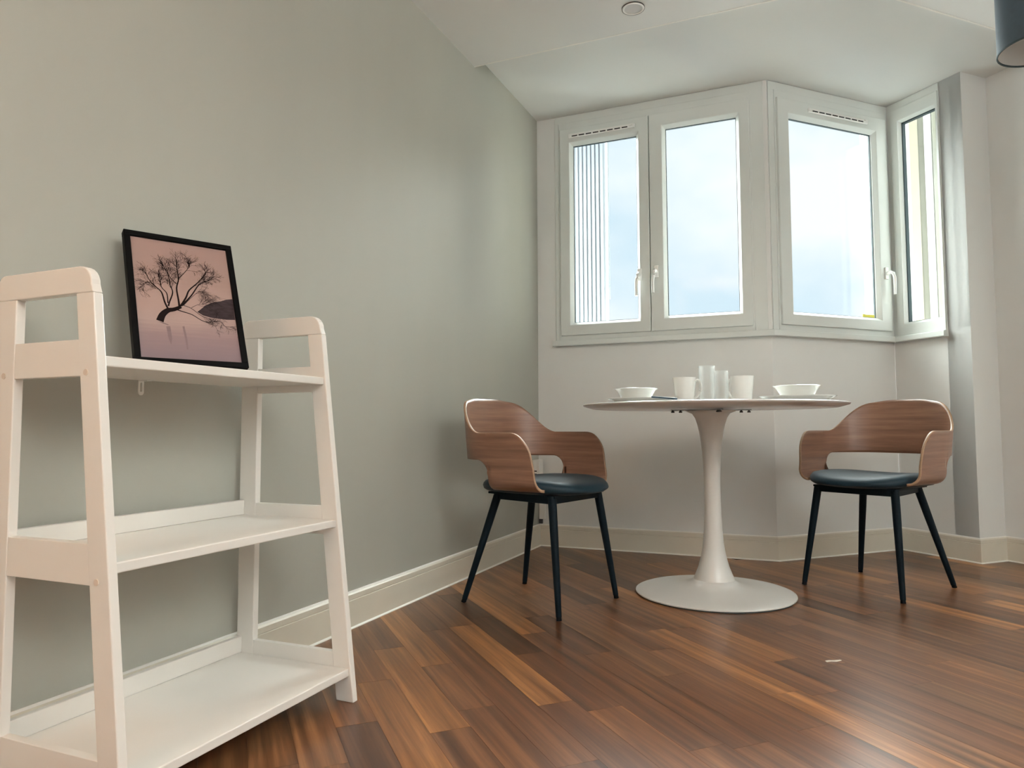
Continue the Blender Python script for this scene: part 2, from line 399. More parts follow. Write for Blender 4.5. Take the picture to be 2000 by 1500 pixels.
def window(name, p0, rz, W, label):
    r = struct(empty(name, (p0.x, p0.y, 0), rz), label, 'window')
    return r
w1 = window('window_1', B, 0, W1, 'white double casement window beside the greige wall')
bm = bmesh.new(); ringframe(bm, (W1[0], W1[1], 1.118, 2.335), (.152, 1.132, 1.150, 2.288), -.010, .06); fin('outer_frame', bm, 'upvc', w1, bevel=.003)
bm = bmesh.new(); ringframe(bm, (W1[0]-.022, 1.21, 1.117, 2.374), (W1[0]+.004, 1.148, 1.122, 2.331), -.006, 0); fin('cover_trim', bm, 'upvc', w1, bevel=.002)
sash(w1, (.142, .6355, 1.142, 2.294), (.213, .568, 1.214, 2.200), hx=.582, hz=1.44, hside=-1, vent=(.196, .566, 2.247))
sash(w1, (.6385, 1.142, 1.142, 2.294), (.722, 1.079, 1.220, 2.212), hx=.668, hz=1.45, hside=-1)
bm = bmesh.new(); box(bm, .622, .652, -.004, .05, 1.150, 2.288); fin('dark_seam_post', bm, 'gasket', w1)  # post behind the sash gap, coloured dark so the seam looks shaded
w2 = window('window_2', P12, H45, W2, 'white single casement window on the angled bay wall')
bm = bmesh.new(); ringframe(bm, (W2[0], W2[1], 1.118, 2.335), (.062, .786, 1.150, 2.288), -.010, .06); fin('outer_frame', bm, 'upvc', w2, bevel=.003)
bm = bmesh.new(); ringframe(bm, (.006, .822, 1.117, 2.374), (.044, .802, 1.122, 2.331), -.006, 0); fin('cover_trim', bm, 'upvc', w2, bevel=.002)
sg = sash(w2, (.050, .796, 1.146, 2.294), (.135, .705, 1.214, 2.205), hx=.757, hz=1.45, hside=1, vent=(.245, .652, 2.252))
bm = bmesh.new(); box(bm, .615, .698, .0085, .0098, 1.217, 1.232); fin('yellow_sticker', bm, 'yellow', sg)
w3 = window('window_3', P23, -H45, W3, 'narrow fixed window beside the white pier')
bm = bmesh.new(); g3 = (.083, .280, 1.188, 2.258)
ringframe(bm, (W3[0], W3[1], 1.118, 2.335), (g3[0]-.010, g3[1]+.010, g3[2]-.010, g3[3]+.010), -.012, .05); f3 = fin('outer_frame', bm, 'upvc', w3, bevel=.003)
bm = bmesh.new(); ringframe(bm, (.006, .306, 1.117, 2.374), (.034, .298, 1.122, 2.331), -.006, 0); fin('cover_trim', bm, 'upvc', w3, bevel=.002)
bm = bmesh.new(); bevelring(bm, (g3[0]-.010, g3[1]+.010, g3[2]-.010, g3[3]+.010), -.008, g3, .006); fin('glazing_bead', bm, 'upvc', w3)
bm = bmesh.new(); ringframe(bm, (g3[0]-.006, g3[1]+.006, g3[2]-.006, g3[3]+.006), (g3[0]+.005, g3[1]-.003, g3[2]+.002, g3[3]-.006), .008, .030); fin('gasket', bm, 'gasket', w3)
bm = bmesh.new(); box(bm, g3[0]-.002, g3[1]+.002, .020, .024, g3[2]-.002, g3[3]+.002); fin('glass_pane', bm, 'pane', w3)
# unseen window added behind the camera to let in more daylight
w4 = window('fill_window_4', E, pi, WB, 'unseen wide window added behind the camera for daylight fill')
bm = bmesh.new(); ringframe(bm, WB, (WB[0]+.06, WB[1]-.06, WB[2]+.06, WB[3]-.06), -.01, .08); fin('outer_frame', bm, 'upvc', w4, bevel=.003)
bm = bmesh.new(); box(bm, 1.52, 1.58, -.008, .06, WB[2]+.06, WB[3]-.06); fin('mullion', bm, 'upvc', w4)
for a, b in ((WB[0]+.06, 1.52), (1.58, WB[1]-.06)):
    bm = bmesh.new(); box(bm, a, b, .03, .034, WB[2]+.06, WB[3]-.06); fin('glass_pane', bm, 'pane', w4)

# ---------------------------------------------------------------- outside
ex = tag(empty('ribbed_cladding', (-1.36, 4.32, 0)), 'white ribbed cladding seen outside the left window pane', 'cladding')
bm = bmesh.new(); box(bm, -.16, .185, 0, .05, -.6, 3.6); fin('backing_panel', bm, 'clad', ex)
rb = None
for k in range(12):
    x = -.14+.0275*k
    if rb is None:
        bm = bmesh.new(); box(bm, -.009, .009, -.016, 0, -.6, 3.6); rb = fin('rib', bm, 'clad', ex, bevel=.002); rb.location = (x, 0, 0)
    else:
        c = rb.copy(); COL.objects.link(c); c.location = (x, 0, 0)
rdo = empty('hanging_rod', (-1.150, 4.30, 1.44)); tag(rdo, 'thin grey rod hanging outside beside the ribbed cladding', 'rod')
bm = bmesh.new(); tube(bm, [(0, 0, .08), (0, 0, 2.1)], .0022, 8); fin('shaft', bm, 'rod', rdo)
bm = bmesh.new(); tube(bm, [(0, 0, 0), (0, 0, .09)], .0038, 8); fin('tip', bm, 'rod', rdo)
nb = tag(empty('neighbouring_facade', (.6, 5.2, 0)), 'cream rendered building edge outside the narrow window', 'building')
for nm, x0, x1, y0, y1, m in (('pier', -.045, .075, 0, .5, 'cream'), ('recess_wall', .075, .30, .03, .5, 'creamgrey'), ('pier', .150, .55, -.06, .1, 'creamgrey')):
    bm = bmesh.new(); box(bm, x0, x1, y0, y1, -.6, 3.9); fin(nm, bm, m, nb)
bm = bmesh.new(); box(bm, .175, .55, -.16, -.06, 2.47, 3.9); fin('beam', bm, 'olive', nb)
bm = bmesh.new(); tube(bm, [(.128, -.03, -.6), (.128, -.03, 3.9)], .022, 16); fin('downpipe', bm, 'pipe', nb, smooth=True)

# ---------------------------------------------------------------- ladder shelf
SY0, SY1, TH = .825, 1.452, .018
def fx(z): return -1.014-.119*z
XB, LEGW, FLW, HT = -1.372, .053, .043, .926
sh = tag(empty('shelf_unit', (-1.19, (SY0+SY1)/2, 0)), 'white three-tier ladder shelf standing against the greige wall', 'shelf')
def wpart(nm, bm, m, parent, bevel=.002):
    o = fin(nm, bm, m, parent, bevel=bevel); return o
SO = Vector((-1.19, (SY0+SY1)/2, 0))
def lx(x): return x-SO.x
def ly(y): return y-SO.y
def xzprism(bm, pts, y0, y1):
    a = [bm.verts.new((lx(p[0]), ly(y0), p[1])) for p in pts]; b = [bm.verts.new((lx(p[0]), ly(y1), p[1])) for p in pts]; n = len(pts)
    bm.faces.new(a); bm.faces.new(b[::-1])
    for i in range(n): bm.faces.new((a[i], b[i], b[(i+1) % n], a[(i+1) % n]))
RAILS = ((.043, .112), (.388, .456), (.736, .799))
def fin_(z): return fx(z)-FLW
for y0 in (SY0, SY1-TH):
    y1 = y0+TH
    fr = empty('side_frame', (0, 0, 0)); fr.parent = sh
    bm = bmesh.new(); xzprism(bm, [(XB, 0), (XB+LEGW, 0), (XB+LEGW, .879), (XB, .879)], y0, y1); wpart('back_leg', bm, 'shelf', fr)
    bm = bmesh.new(); xzprism(bm, [(fx(0)-.049, 0), (fx(0), 0), (fx(.879), .879), (fin_(.879), .879)], y0, y1); wpart('front_leg', bm, 'shelf', fr)
    # rounded top rail
    rc = .032; pts = [(XB, .879), (fx(.879), .879)]
    for k in range(7):
        a = k/6*pi/2; pts.append((fx(HT)-rc+rc*cos(a), HT-rc+rc*sin(a)))
    for k in range(7):
        a = pi/2+k/6*pi/2; pts.append((XB+rc*.6+rc*.6*cos(a), HT-rc*.6+rc*.6*sin(a)))
    bm = bmesh.new(); xzprism(bm, pts, y0, y1); wpart('top_rail', bm, 'shelf', fr)
    for z0, z1 in RAILS:
        bm = bmesh.new(); xzprism(bm, [(XB+LEGW, z0), (fin_(z0), z0), (fin_(z1), z1), (XB+LEGW, z1)], y0+.0007, y1-.0007); wpart('rail', bm, 'shelf', fr, .001)
    ys = y0-.0012 if y0 == SY0 else y1
    for z in (.742, .395, .055):
        for x in (XB+LEGW*.5, fx(z)-.028):
            bm = bmesh.new(); lathe(bm, [(0, 0), (.0055, 0), (.0055, .0014), (0, .0014)], 16, M=Matrix.Translation((lx(x), ly(ys)+.0013, z)) @ Matrix.Rotation(pi/2, 4, 'X')); fin('screw_cap', bm, 'shelfscrew', fr)
for zt, lip in ((.078, .118), (.425, .462), (.771, None)):
    bm = bmesh.new(); xf = fx(zt)-.004
    box(bm, lx(XB+.002), lx(xf), ly(SY0+TH), ly(SY1-TH), zt-.018, zt); sb = wpart('shelf_board', bm, 'shelf', sh)
    if lip:
        bm = bmesh.new(); box(bm, lx(XB+.002), lx(XB+.017), ly(SY0+TH), ly(SY1-TH), zt, lip); wpart('back_lip', bm, 'shelf', sb)
# slotted wall strap hanging at the back of the top shelf
bk = empty('wall_strap'); bk.parent = sh
def slot_plate(bm, w_, h_, t_):
    """rounded plate with a slot, in y-z, thickness along x"""
    n = 10; o, i_ = [], []
    for k in range(2*n):
        a = pi*k/(n-1) if k < n else pi+pi*(k-n)/(n-1)
        cz = (h_/2-w_/2)*(1 if k < n else -1)
        o.append((cos(a)*w_/2, cz+sin(a)*w_/2)); i_.append((cos(a)*w_*.2, cz*.72+sin(a)*w_*.2))
    L4 = [[bm.verts.new((x, p[0], p[1])) for p in q] for q, x in ((o, 0), (i_, 0), (o, t_), (i_, t_))]
    m_ = len(o)
    for k in range(m_):
        j = (k+1) % m_
        bm.faces.new((L4[0][k], L4[0][j], L4[1][j], L4[1][k])); bm.faces.new((L4[2][k], L4[3][k], L4[3][j], L4[2][j]))
        bm.faces.new((L4[0][k], L4[2][k], L4[2][j], L4[0][j])); bm.faces.new((L4[1][k], L4[1][j], L4[3][j], L4[3][k]))
bm = bmesh.new(); slot_plate(bm, .014, .036, .0022); o = fin('strap_plate', bm, 'white', bk); o.location = (lx(-1.372), ly(1.131), .738)
bm = bmesh.new(); box(bm, lx(-1.372), lx(-1.345), ly(1.125), ly(1.137), .751, .753); fin('strap_tab', bm, 'white', bk)

# ---------------------------------------------------------------- framed print
FW, FH, FD = .2285, .324, .018
ux = Vector((.437, .899, 0)).normalized()
BL = Vector((-1.2395, 1.0075, .7722))
nrm0 = Vector((ux.y, -ux.x, 0))
lean = radians(23.5)
vy = (Vector((0, 0, 1))*cos(lean)-nrm0*sin(lean)).normalized()
nz = ux.cross(vy)
pf = tag(empty('picture_frame'), 'black-framed print of a bare tree leaning on the top shelf', 'picture frame')
MF = Matrix((ux, vy, nz)).transposed().to_4x4(); MF.translation = BL + vy*.0 - nz*0 + Vector((0, 0, FD*sin(lean)*1.0)); pf.matrix_world = MF
bw = .0125
bm = bmesh.new()
for x0, x1, y0, y1 in ((0, FW, 0, bw), (0, FW, FH-bw, FH), (0, bw, bw, FH-bw), (FW-bw, FW, bw, FH-bw)): box(bm, x0, x1, y0, y1, -FD, 0)
fin('frame', bm, 'black', pf, bevel=.0012)
bm = bmesh.new(); box(bm, bw, FW-bw, bw, FH-bw, -FD+.002, -FD+.006); fin('backing_board', bm, 'black', pf)
# print: dusky pink sky and water (flat print colours)
pm, t, b = newmat('pink_lake_print'); b.inputs['Roughness'].default_value = .45
tcn = t.nodes.new('ShaderNodeTexCoord'); sx = t.nodes.new('ShaderNodeSeparateXYZ'); t.links.new(tcn.outputs['Object'], sx.inputs[0])
mr = t.nodes.new('ShaderNodeMapRange'); mr.inputs['From Min'].default_value = bw; mr.inputs['From Max'].default_value = FH-bw; t.links.new(sx.outputs['Y'], mr.inputs['Value'])
mpn = t.nodes.new('ShaderNodeMapping'); mpn.inputs['Scale'].default_value = (9, 160, 1); t.links.new(tcn.outputs['Object'], mpn.inputs['Vector'])
nn = t.nodes.new('ShaderNodeTexNoise'); nn.inputs['Scale'].default_value = 1; nn.inputs['Detail'].default_value = 4; t.links.new(mpn.outputs[0], nn.inputs['Vector'])
ad = t.nodes.new('ShaderNodeMath'); ad.operation = 'MULTIPLY_ADD'; ad.inputs[1].default_value = .12; t.links.new(nn.outputs['Fac'], ad.inputs[0]); t.links.new(mr.outputs[0], ad.inputs[2])
rp = t.nodes.new('ShaderNodeValToRGB'); e = rp.color_ramp.elements
e[0].position = .04; e[0].color = (.17, .115, .125, 1); e[1].position = 1.0; e[1].color = (.29, .185, .16, 1)
for p, c in ((.25, (.22, .142, .14, 1)), (.38, (.33, .225, .20, 1)), (.55, (.34, .225, .195, 1)), (.75, (.30, .195, .165, 1))): q = e.new(p); q.color = c
t.links.new(ad.outputs[0], rp.inputs['Fac']); t.links.new(rp.outputs['Color'], b.inputs['Base Color'])
PW0, PH0 = FW-2*bw, FH-2*bw
bm = bmesh.new(); box(bm, bw, FW-bw, bw, FH-bw, -.0075, -.0065); pr = fin('print', bm, pm, pf)
def puv(u, v): return (bw+u*PW0, bw+v*PH0)
MT['ink'] = mat('dark_tree_ink', (.010, .006, .006), .7, spec=.05); MT['inkhill'] = mat('hill_ink', (.040, .028, .030), .7, spec=.05, var=.2, vscale=(60, 200, 1)); MT['inkfaint'] = mat('faint_reflection_ink', (.175, .112, .112), .6, var=.1, vscale=(20, 300, 1)); MT['inksoft'] = mat('reflection_ink', (.15, .095, .095), .6)
rt_ = random.Random(4)
bmT = bmesh.new()
def stroke(pts, w0, w1, z=-.0062):
    L_, R2 = [], []
    n = len(pts)
    for i, p in enumerate(pts):
        a = Vector(pts[max(i-1, 0)]); c = Vector(pts[min(i+1, n-1)]); d = (c-a); d = d.normalized() if d.length > 1e-9 else Vector((1, 0))
        q = Vector((-d.y, d.x)); wd = (w0+(w1-w0)*i/(n-1))/2
        L_.append(bmT.verts.new((p[0]+q.x*wd, p[1]+q.y*wd, z))); R2.append(bmT.verts.new((p[0]-q.x*wd, p[1]-q.y*wd, z)))
    for i in range(n-1): bmT.faces.new((L_[i], L_[i+1], R2[i+1], R2[i]))
def smoothpts(pts, k=4):
    P = [Vector(p) for p in pts]; out = []
    for i in range(len(P)-1):
        p0, p1, p2, p3 = P[max(i-1, 0)], P[i], P[i+1], P[min(i+2, len(P)-1)]
        for s in range(k):
            q = s/k; out.append(.5*((2*p1)+(p2-p0)*q+(2*p0-5*p1+4*p2-p3)*q*q+(3*p1-p0-3*p2+p3)*q**3))
    return out+[P[-1]]
def twig(p, ang, ln, depth):
    q = [p]; a = ang
    for k in range(3):
        a += rt_.uniform(-.28, .28); q.append((q[-1][0]+cos(a)*ln/3, q[-1][1]+sin(a)*ln/3))
    stroke(q, .00042*(depth+1)*.55, .00032)
    if depth > 0:
        for k in range(3): twig(q[rt_.choice((1, 2, 3))], a+rt_.choice((-1, 1))*rt_.uniform(.25, .75), ln*rt_.uniform(.55, .8), depth-1)
LIMBS = [([(.214, .304), (.246, .358), (.303, .398), (.367, .412), (.44, .44)], .0150, .0070, 0),
 ([(.305, .415), (.281, .466), (.26, .545), (.213, .585), (.157, .633), (.124, .701)], .0042, .0009, 9),
 ([(.213, .585), (.145, .618), (.056, .587)], .0015, .0006, 4),
 ([(.313, .434), (.328, .47), (.371, .555), (.353, .617), (.347, .689), (.331, .77)], .0036, .0009, 9),
 ([(.311, .46), (.311, .54), (.265, .59), (.254, .661), (.252, .734)], .0026, .0008, 9),
 ([(.423, .434), (.421, .497), (.416, .596), (.447, .681), (.44, .783), (.447, .85)], .0046, .0008, 12),
 ([(.447, .681), (.509, .735), (.564, .79), (.582, .83)], .0018, .0007, 9),
 ([(.421, .633), (.371, .673), (.335, .725), (.311, .77)], .0018, .0007, 7),
 ([(.435, .444), (.5, .522), (.543, .59), (.642, .665), (.709, .728), (.75, .775)], .0044, .0009, 9),
 ([(.447, .449), (.558, .545), (.651, .647), (.724, .683), (.81, .72)], .0036, .0009, 9),
 ([(.469, .456), (.555, .527), (.653, .591), (.72, .565)], .0012, .0005, 8),
 ([(.38, .415), (.45, .40), (.544, .381), (.668, .331), (.827, .343), (.877, .305), (.97, .309)], .0026, .0007, 5),
 ([(.458, .455), (.541, .435), (.632, .383), (.696, .365), (.80, .335)], .0016, .0006, 4),
 ([(.542, .439), (.613, .472), (.67, .482)], .001, .0005, 4), ([(.668, .331), (.785, .299)], .001, .0005, 2)]
for pts, w0, w1, nt_ in LIMBS:
    q = smoothpts([puv(*p) for p in pts]); stroke(q, w0, w1)
    for k in range(int(nt_*1.5)):
        i = rt_.randrange(len(q)//2, len(q)-1); d = Vector(q[i+1])-Vector(q[i]); a = math.atan2(d.y, d.x)
        twig(tuple(q[i]), a+rt_.uniform(-.8, .8), rt_.uniform(.012, .021), 2)
for vtx in bmT.verts:
    vtx.co.x = min(max(vtx.co.x, bw+.001), FW-bw-.001); vtx.co.y = min(max(vtx.co.y, bw+.001), FH-bw-.001)
me = bpy.data.meshes.new('printed_tree'); bmT.to_mesh(me); bmT.free(); link('printed_tree', me, 'ink', pr)
def flat(name, uvs, m, z):
    bm = bmesh.new(); bm.faces.new([bm.verts.new((*puv(*p), z)) for p in uvs]); me = bpy.data.meshes.new(name); bm.to_mesh(me); bm.free(); return link(name, me, m, pr)
flat('printed_hill', [(.60, .410), (.655, .385), (.73, .372), (.9, .366), (.997, .372), (.998, .555), (.93, .545), (.869, .525), (.80, .512), (.75, .497), (.69, .47), (.64, .435)], 'inkhill', -.0063)
flat('printed_reflection', [(.20, .300), (.245, .296), (.300, .280), (.285, .276), (.235, .288)], 'inksoft', -.0063)
flat('printed_reflection', [(.43, .275), (.45, .28), (.465, .17), (.462, .09), (.448, .09), (.442, .18)], 'inkfaint', -.0063)
flat('printed_reflection', [(.27, .265), (.31, .27), (.315, .17), (.30, .12), (.28, .17)], 'inkfaint', -.0063)

# ---------------------------------------------------------------- dining table
TX, TY = -.370, 2.885
tb = tag(empty('dining_table', (TX, TY, 0)), 'round white pedestal dining table with trumpet foot in the bay', 'table')
bm = bmesh.new(); lathe(bm, [(0, .735), (.494, .735), (.4985, .7335), (.500, .7305), (.496, .7265), (.462, .7165), (0, .7165)], 96); fin('table_top', bm, 'table', tb, smooth=True, sharp=28)
bm = bmesh.new(); lathe(bm, [(0, 0), (.296, 0), (.296, .0035), (0, .0035)], 72); fin('rubber_ring', bm, 'gasket', tb)
bm = bmesh.new(); lathe(bm, [(.297, .0035), (.3005, .006), (.300, .0095), (.292, .0125), (.25, .017), (.19, .024), (.13, .034), (.10, .0425), (.085, .05), (.078, .0575), (0, .0575), ], 96); fin('base', bm, 'tablebase', tb, smooth=True, sharp=50)
bm = bmesh.new(); lathe(bm, [(.0775, .055), (.074, .065), (.066, .085), (.058, .105), (.050, .135), (.0435, .165), (.0385, .20), (.0345, .25), (.032, .31), (.031, .38), (.0312, .44), (.033, .50), (.0365, .55), (.041, .59), (.0465, .625), (.053, .655), (.061, .68), (.072, .697), (.094, .7055), (.0945, .7095), (0, .7095)], 64); fin('stem', bm, 'tablebase', tb, smooth=True, sharp=60)
for a in (20, 110):
    bm = bmesh.new(); box(bm, -.155, .155, -.011, .011, .7096, .7125, M=Matrix.Rotation(radians(a), 4, 'Z')); br = fin('mounting_bar', bm, 'bracket', tb)
    for s in (-1, 1):
        for q in (.148, .118):
            bm = bmesh.new(); lathe(bm, [(0, 0), (.006, 0), (.0075, .004), (.004, .007), (.004, .012), (0, .012)], 12, M=Matrix.Rotation(radians(a), 4, 'Z') @ Matrix.Translation((s*q, 0, .7005))); fin('bolt', bm, 'bracket', br)

# ---------------------------------------------------------------- chairs
def chair(name):
    """local x = forward, y = left"""
    root = empty(name)
    hw, bx_, fx_ = .250, -.236, .128
    # plan curve from back centre to the arm front
    pl = [(bx_, 0)]; nA = 26
    pl.append((bx_, .05))
    cxx, rx, ryy = -.02, bx_+.02, hw-.05
    for k in range(1, nA+1):
        a = pi/2*k/nA; pl.append((cxx+rx*max(0, cos(a))**.86, .05+ryy*sin(a)**.86))
    pl.append((fx_, hw-.004))
    P = [Vector(p) for p in pl]; cum = [0]
    for a, b in zip(P[:-1], P[1:]): cum.append(cum[-1]+(b-a).length)
    T = cum[-1]
    def at(s):
        s = min(max(s, 0), T)
        for i in range(len(cum)-1):
            if s <= cum[i+1]+1e-9:
                q = (s-cum[i])/max(cum[i+1]-cum[i], 1e-9); return P[i].lerp(P[i+1], q)
        return P[-1]
    def sm(x): x = min(max(x, 0), 1); return x*x*(3-2*x)
    sArm = T-.178       # start of the arm cheeks
    def ztop(s):
        z = .757-.012*sm((s-.05)/.10)-.120*sm((s-.125)/(.315-.125)) + .002
        r = .075; e = s-(T-r)
        if e > 0: z -= .085*(1-sqrt(max(0, 1-(e/r)**2)))
        return z
    def zbot(s):
        r = .050; e = s-(sArm-r)
        if e <= 0: return .530
        if e < r: return .530-r*(1-sqrt(max(0, 1-(e/r)**2)))
        q = min((e-r)/.004, 1); return (.530-r)*(1-q)+.400*q if q < 1 else .400
    ss = []
    s = 0
    while s < T: ss.append(s); s += .012
    for q in (sArm-.02, sArm-.012, sArm-.006, sArm-.003, sArm-.001, sArm, sArm+.0042, T-.004, T-.010, T-.0015, T): ss.append(q)
    ss = sorted(set(round(x, 5) for x in ss)); nt_ = 18
    def pos(s, zp, sgn):
        """zp = path height; below .46 the sheet curls inwards under the seat"""
        p = at(s); x, y = p.x, p.y; z = zp
        back = 1-sm((abs(y))/.25)
        x -= (z-.53)*.16*back*(1 if z > .53 else .3)
        y += (z-.53)*.10*(1-back) if z > .5 else -.003*(1-back)
        x += (.60-z)*.16*sm((s-(T-.2))/.2)*(1 if z < .60 else 0)
        c0 = .468
        if zp < c0:
            L_ = c0-zp; r = .042; a = min(L_/r, pi/2); y -= r*(1-cos(a)); z = c0-r*sin(a)
            y -= max(0, L_-r*pi/2)*1.0
        return (x, sgn*y, z)
    bm = bmesh.new(); cols = []
    order = [(-1, q) for q in ss[::-1]]+[(1, q) for q in ss if q > 0]
    for sgn, s in order:
        a, b = zbot(s), ztop(s); b = max(b, a+.01)
        cols.append([bm.verts.new(pos(s, a+(b-a)*k/nt_, sgn)) for k in range(nt_+1)])
    for c, d in zip(cols[:-1], cols[1:]):
        for k in range(nt_): bm.faces.new((c[k], d[k], d[k+1], c[k+1]))
    sh_ = fin('plywood_shell', bm, ('oak', 'ply'), root, smooth=True, sharp=60)
    md = sh_.modifiers.new('thickness', 'SOLIDIFY'); md.thickness = .010; md.offset = 0; md.material_offset_rim = 1
    # cushion
    bm = bmesh.new(); n = 56; rings = []
    prof = [(0, 0.4545), (.3, 0.4545), (.55, 0.4550), (.75, 0.4560), (.88, 0.4535), (.955, 0.4470), (.99, 0.4370), (1.0, 0.4290), (.985, 0.4200), (.94, 0.4130), (.80, 0.4080), (.4, 0.4070), (0, 0.4070)]
    for r, z in prof:
        if r == 0: rings.append([bm.verts.new((.028, 0, z))]); continue
        q = []
        for k in range(n):
            a = 2*pi*k/n; ca, sa = cos(a), sin(a); e = 2/2.5
            x = .028+r*.222*abs(ca)**e*(1 if ca > 0 else -1); y = r*.218*abs(sa)**e*(1 if sa > 0 else -1)
            up_ = 1 if z > .428 else .35
            zz = z+up_*(.016*(y/.218)**2-.010*max(0, (x-.1)/.15)**2-.004)
            q.append(bm.verts.new((x, y, zz)))
        rings.append(q)
    for a, b in zip(rings[:-1], rings[1:]):
        for k in range(n):
            j = (k+1) % n
            if len(a) == 1: bm.faces.new((a[0], b[k], b[j]))
            elif len(b) == 1: bm.faces.new((a[k], b[0], a[j]))
            else: bm.faces.new((a[k], b[k], b[j], a[j]))
    fin('seat_cushion', bm, 'velvet', root, smooth=True, sharp=80)
    FT = [(.160, s*.155) for s in (-1, 1)]; RT = [(-.110, s*.110) for s in (-1, 1)]
    for tops, fxx, fyy in ((FT, .213, .197), (RT, -.213, .192)):
        for x, y in tops:
            s = 1 if y > 0 else -1
            bm = bmesh.new(); tp = Vector((x, y, .404)); ft = Vector((fxx, s*fyy, 0)); 
            tube(bm, [tp, tp.lerp(ft, .3), ft+(tp-ft)*.03], [.0155, .0145, .0100], 16); lg = fin('leg', bm, 'steel_dark', root, smooth=True)
            bm = bmesh.new(); tube(bm, [ft+(tp-ft)*.03, (ft.x, ft.y, .0)], [.0088, .0095], 14); fin('foot_cap', bm, 'foot', lg, smooth=True)
    bm = bmesh.new()
    C4 = [Vector((.160, -.155, .391)), Vector((.160, .155, .391)), Vector((-.110, .110, .391)), Vector((-.110, -.110, .391))]
    fr_ = None
    for a, b in zip(C4, C4[1:]+C4[:1]):
        bm2 = bmesh.new(); d = (b-a); L_ = d.length; Mx = Matrix.Translation(a) @ Matrix.Rotation(math.atan2(d.y, d.x), 4, 'Z'); box(bm2, 0, L_, -.008, .008, -.012, .013, M=Mx); fin('seat_rail', bm2, 'steel_dark', root, bevel=.002)
    bm.free()
    bm = bmesh.new(); prism(bm, [(.18, -.165), (.18, .165), (-.14, .135), (-.14, -.135)], .400, .4075); fin('seat_pan', bm, 'steel_dark', root)
    return root
ch = chair('dining_chair'); ch.location = (-.958, 2.533, 0); ch.rotation_euler = (0, 0, radians(-14.2))
tag(ch, 'wooden armchair with dark seat beside the greige wall, left of table', 'chair', 'dining chairs at the round table')
c2 = copy_tree(ch); c2.location = (.228, 3.267, 0); c2.rotation_euler = (0, 0, radians(-121.5))
tag(c2, 'wooden armchair with petrol blue seat right of table, near the pier', 'chair', 'dining chairs at the round table')

# ---------------------------------------------------------------- tableware
ZT = .7352
def plate(x, y, label):
    bm = bmesh.new(); lathe(bm, [(0, .003), (.082, .003), (.084, 0), (.090, 0), (.092, .004), (.133, .0215), (.138, .0245), (.1385, .026), (.136, .0263), (.128, .0225), (.094, .0085), (.085, .0065), (0, .0065)], 72)
    return tag(fin('dinner_plate', bm, 'ceramic', smooth=True, loc=(x, y, ZT), sharp=60), label, 'plate', 'plates on the table')
def bowl(x, y, z, label):
    bm = bmesh.new(); lathe(bm, [(0, .003), (.040, .003), (.042, 0), (.047, 0), (.049, .004), (.056, .013), (.069, .036), (.078, .051), (.087, .0565), (.088, .058), (.086, .0592), (.076, .0545), (.066, .037), (.052, .014), (.044, .008), (0, .007)], 72)
    return tag(fin('cereal_bowl', bm, 'ceramic', smooth=True, loc=(x, y, z), sharp=60), label, 'bowl', 'bowls on the plates')
plate(-.637, 2.86, 'white plate on the table in front of the left chair'); bowl(-.661, 2.86, ZT+.0067, 'white bowl on the left-hand plate')
plate(-.052, 2.93, 'white plate on the table in front of the right chair'); bowl(-.054, 2.93, ZT+.0067, 'white bowl on the right-hand plate')
def mug(x, y, rz, label):
    r = empty('mug', (x, y, ZT), rz)
    bm = bmesh.new(); lathe(bm, [(0, .003), (.029, .003), (.031, 0), (.034, .001), (.036, .006), (.040, .05), (.0455, .103), (.0455, .1045), (.0435, .1045), (.038, .052), (.033, .009), (0, .0075)], 56); fin('mug_body', bm, 'ceramic', r, smooth=True, sharp=60)
    pts = [(.0425, 0, .088), (.052, 0, .093), (.062, 0, .088), (.067, 0, .072), (.065, 0, .052), (.055, 0, .033), (.0395, 0, .022)]
    bm = bmesh.new(); tube(bm, smooth3(pts), .0045, 10); fin('mug_handle', bm, 'ceramic', r, smooth=True)
    return tag(r, label, 'mug', 'mugs on the table')
def smooth3(pts, k=4):
    P = [Vector(p) for p in pts]; out = []
    for i in range(len(P)-1):
        p0, p1, p2, p3 = P[max(i-1, 0)], P[i], P[i+1], P[min(i+2, len(P)-1)]
        for s in range(k):
            q = s/k; out.append(.5*((2*p1)+(p2-p0)*q+(2*p0-5*p1+4*p2-p3)*q*q+(3*p1-p0-3*p2+p3)*q**3))
    return out+[P[-1]]
mug(-.466, 2.86, radians(-12), 'white mug with its handle showing, left of the tall glass')
mug(-.250, 2.87, radians(150), 'white mug with hidden handle, right of the shorter glass')
def tumbler(x, y, h, r, label):
    bm = bmesh.new(); lathe(bm, [(0, 0), (r*.93, 0), (r*.97, .003), (r, h-.001), (r-.0008, h), (r-.0018, h-.001), (r*.97-.0022, .016), (r*.8, .0125), (0, .0125)], 56)
    return tag(fin('drinking_glass', bm, 'glass', smooth=True, loc=(x, y, ZT), sharp=60), label, 'glass', 'drinking glasses on the table')
tumbler(-.379, 2.86, .148, .031, 'tall clear drinking glass between the mugs'); tumbler(-.322, 2.83, .125, .027, 'shorter clear drinking glass beside the right-hand mug')
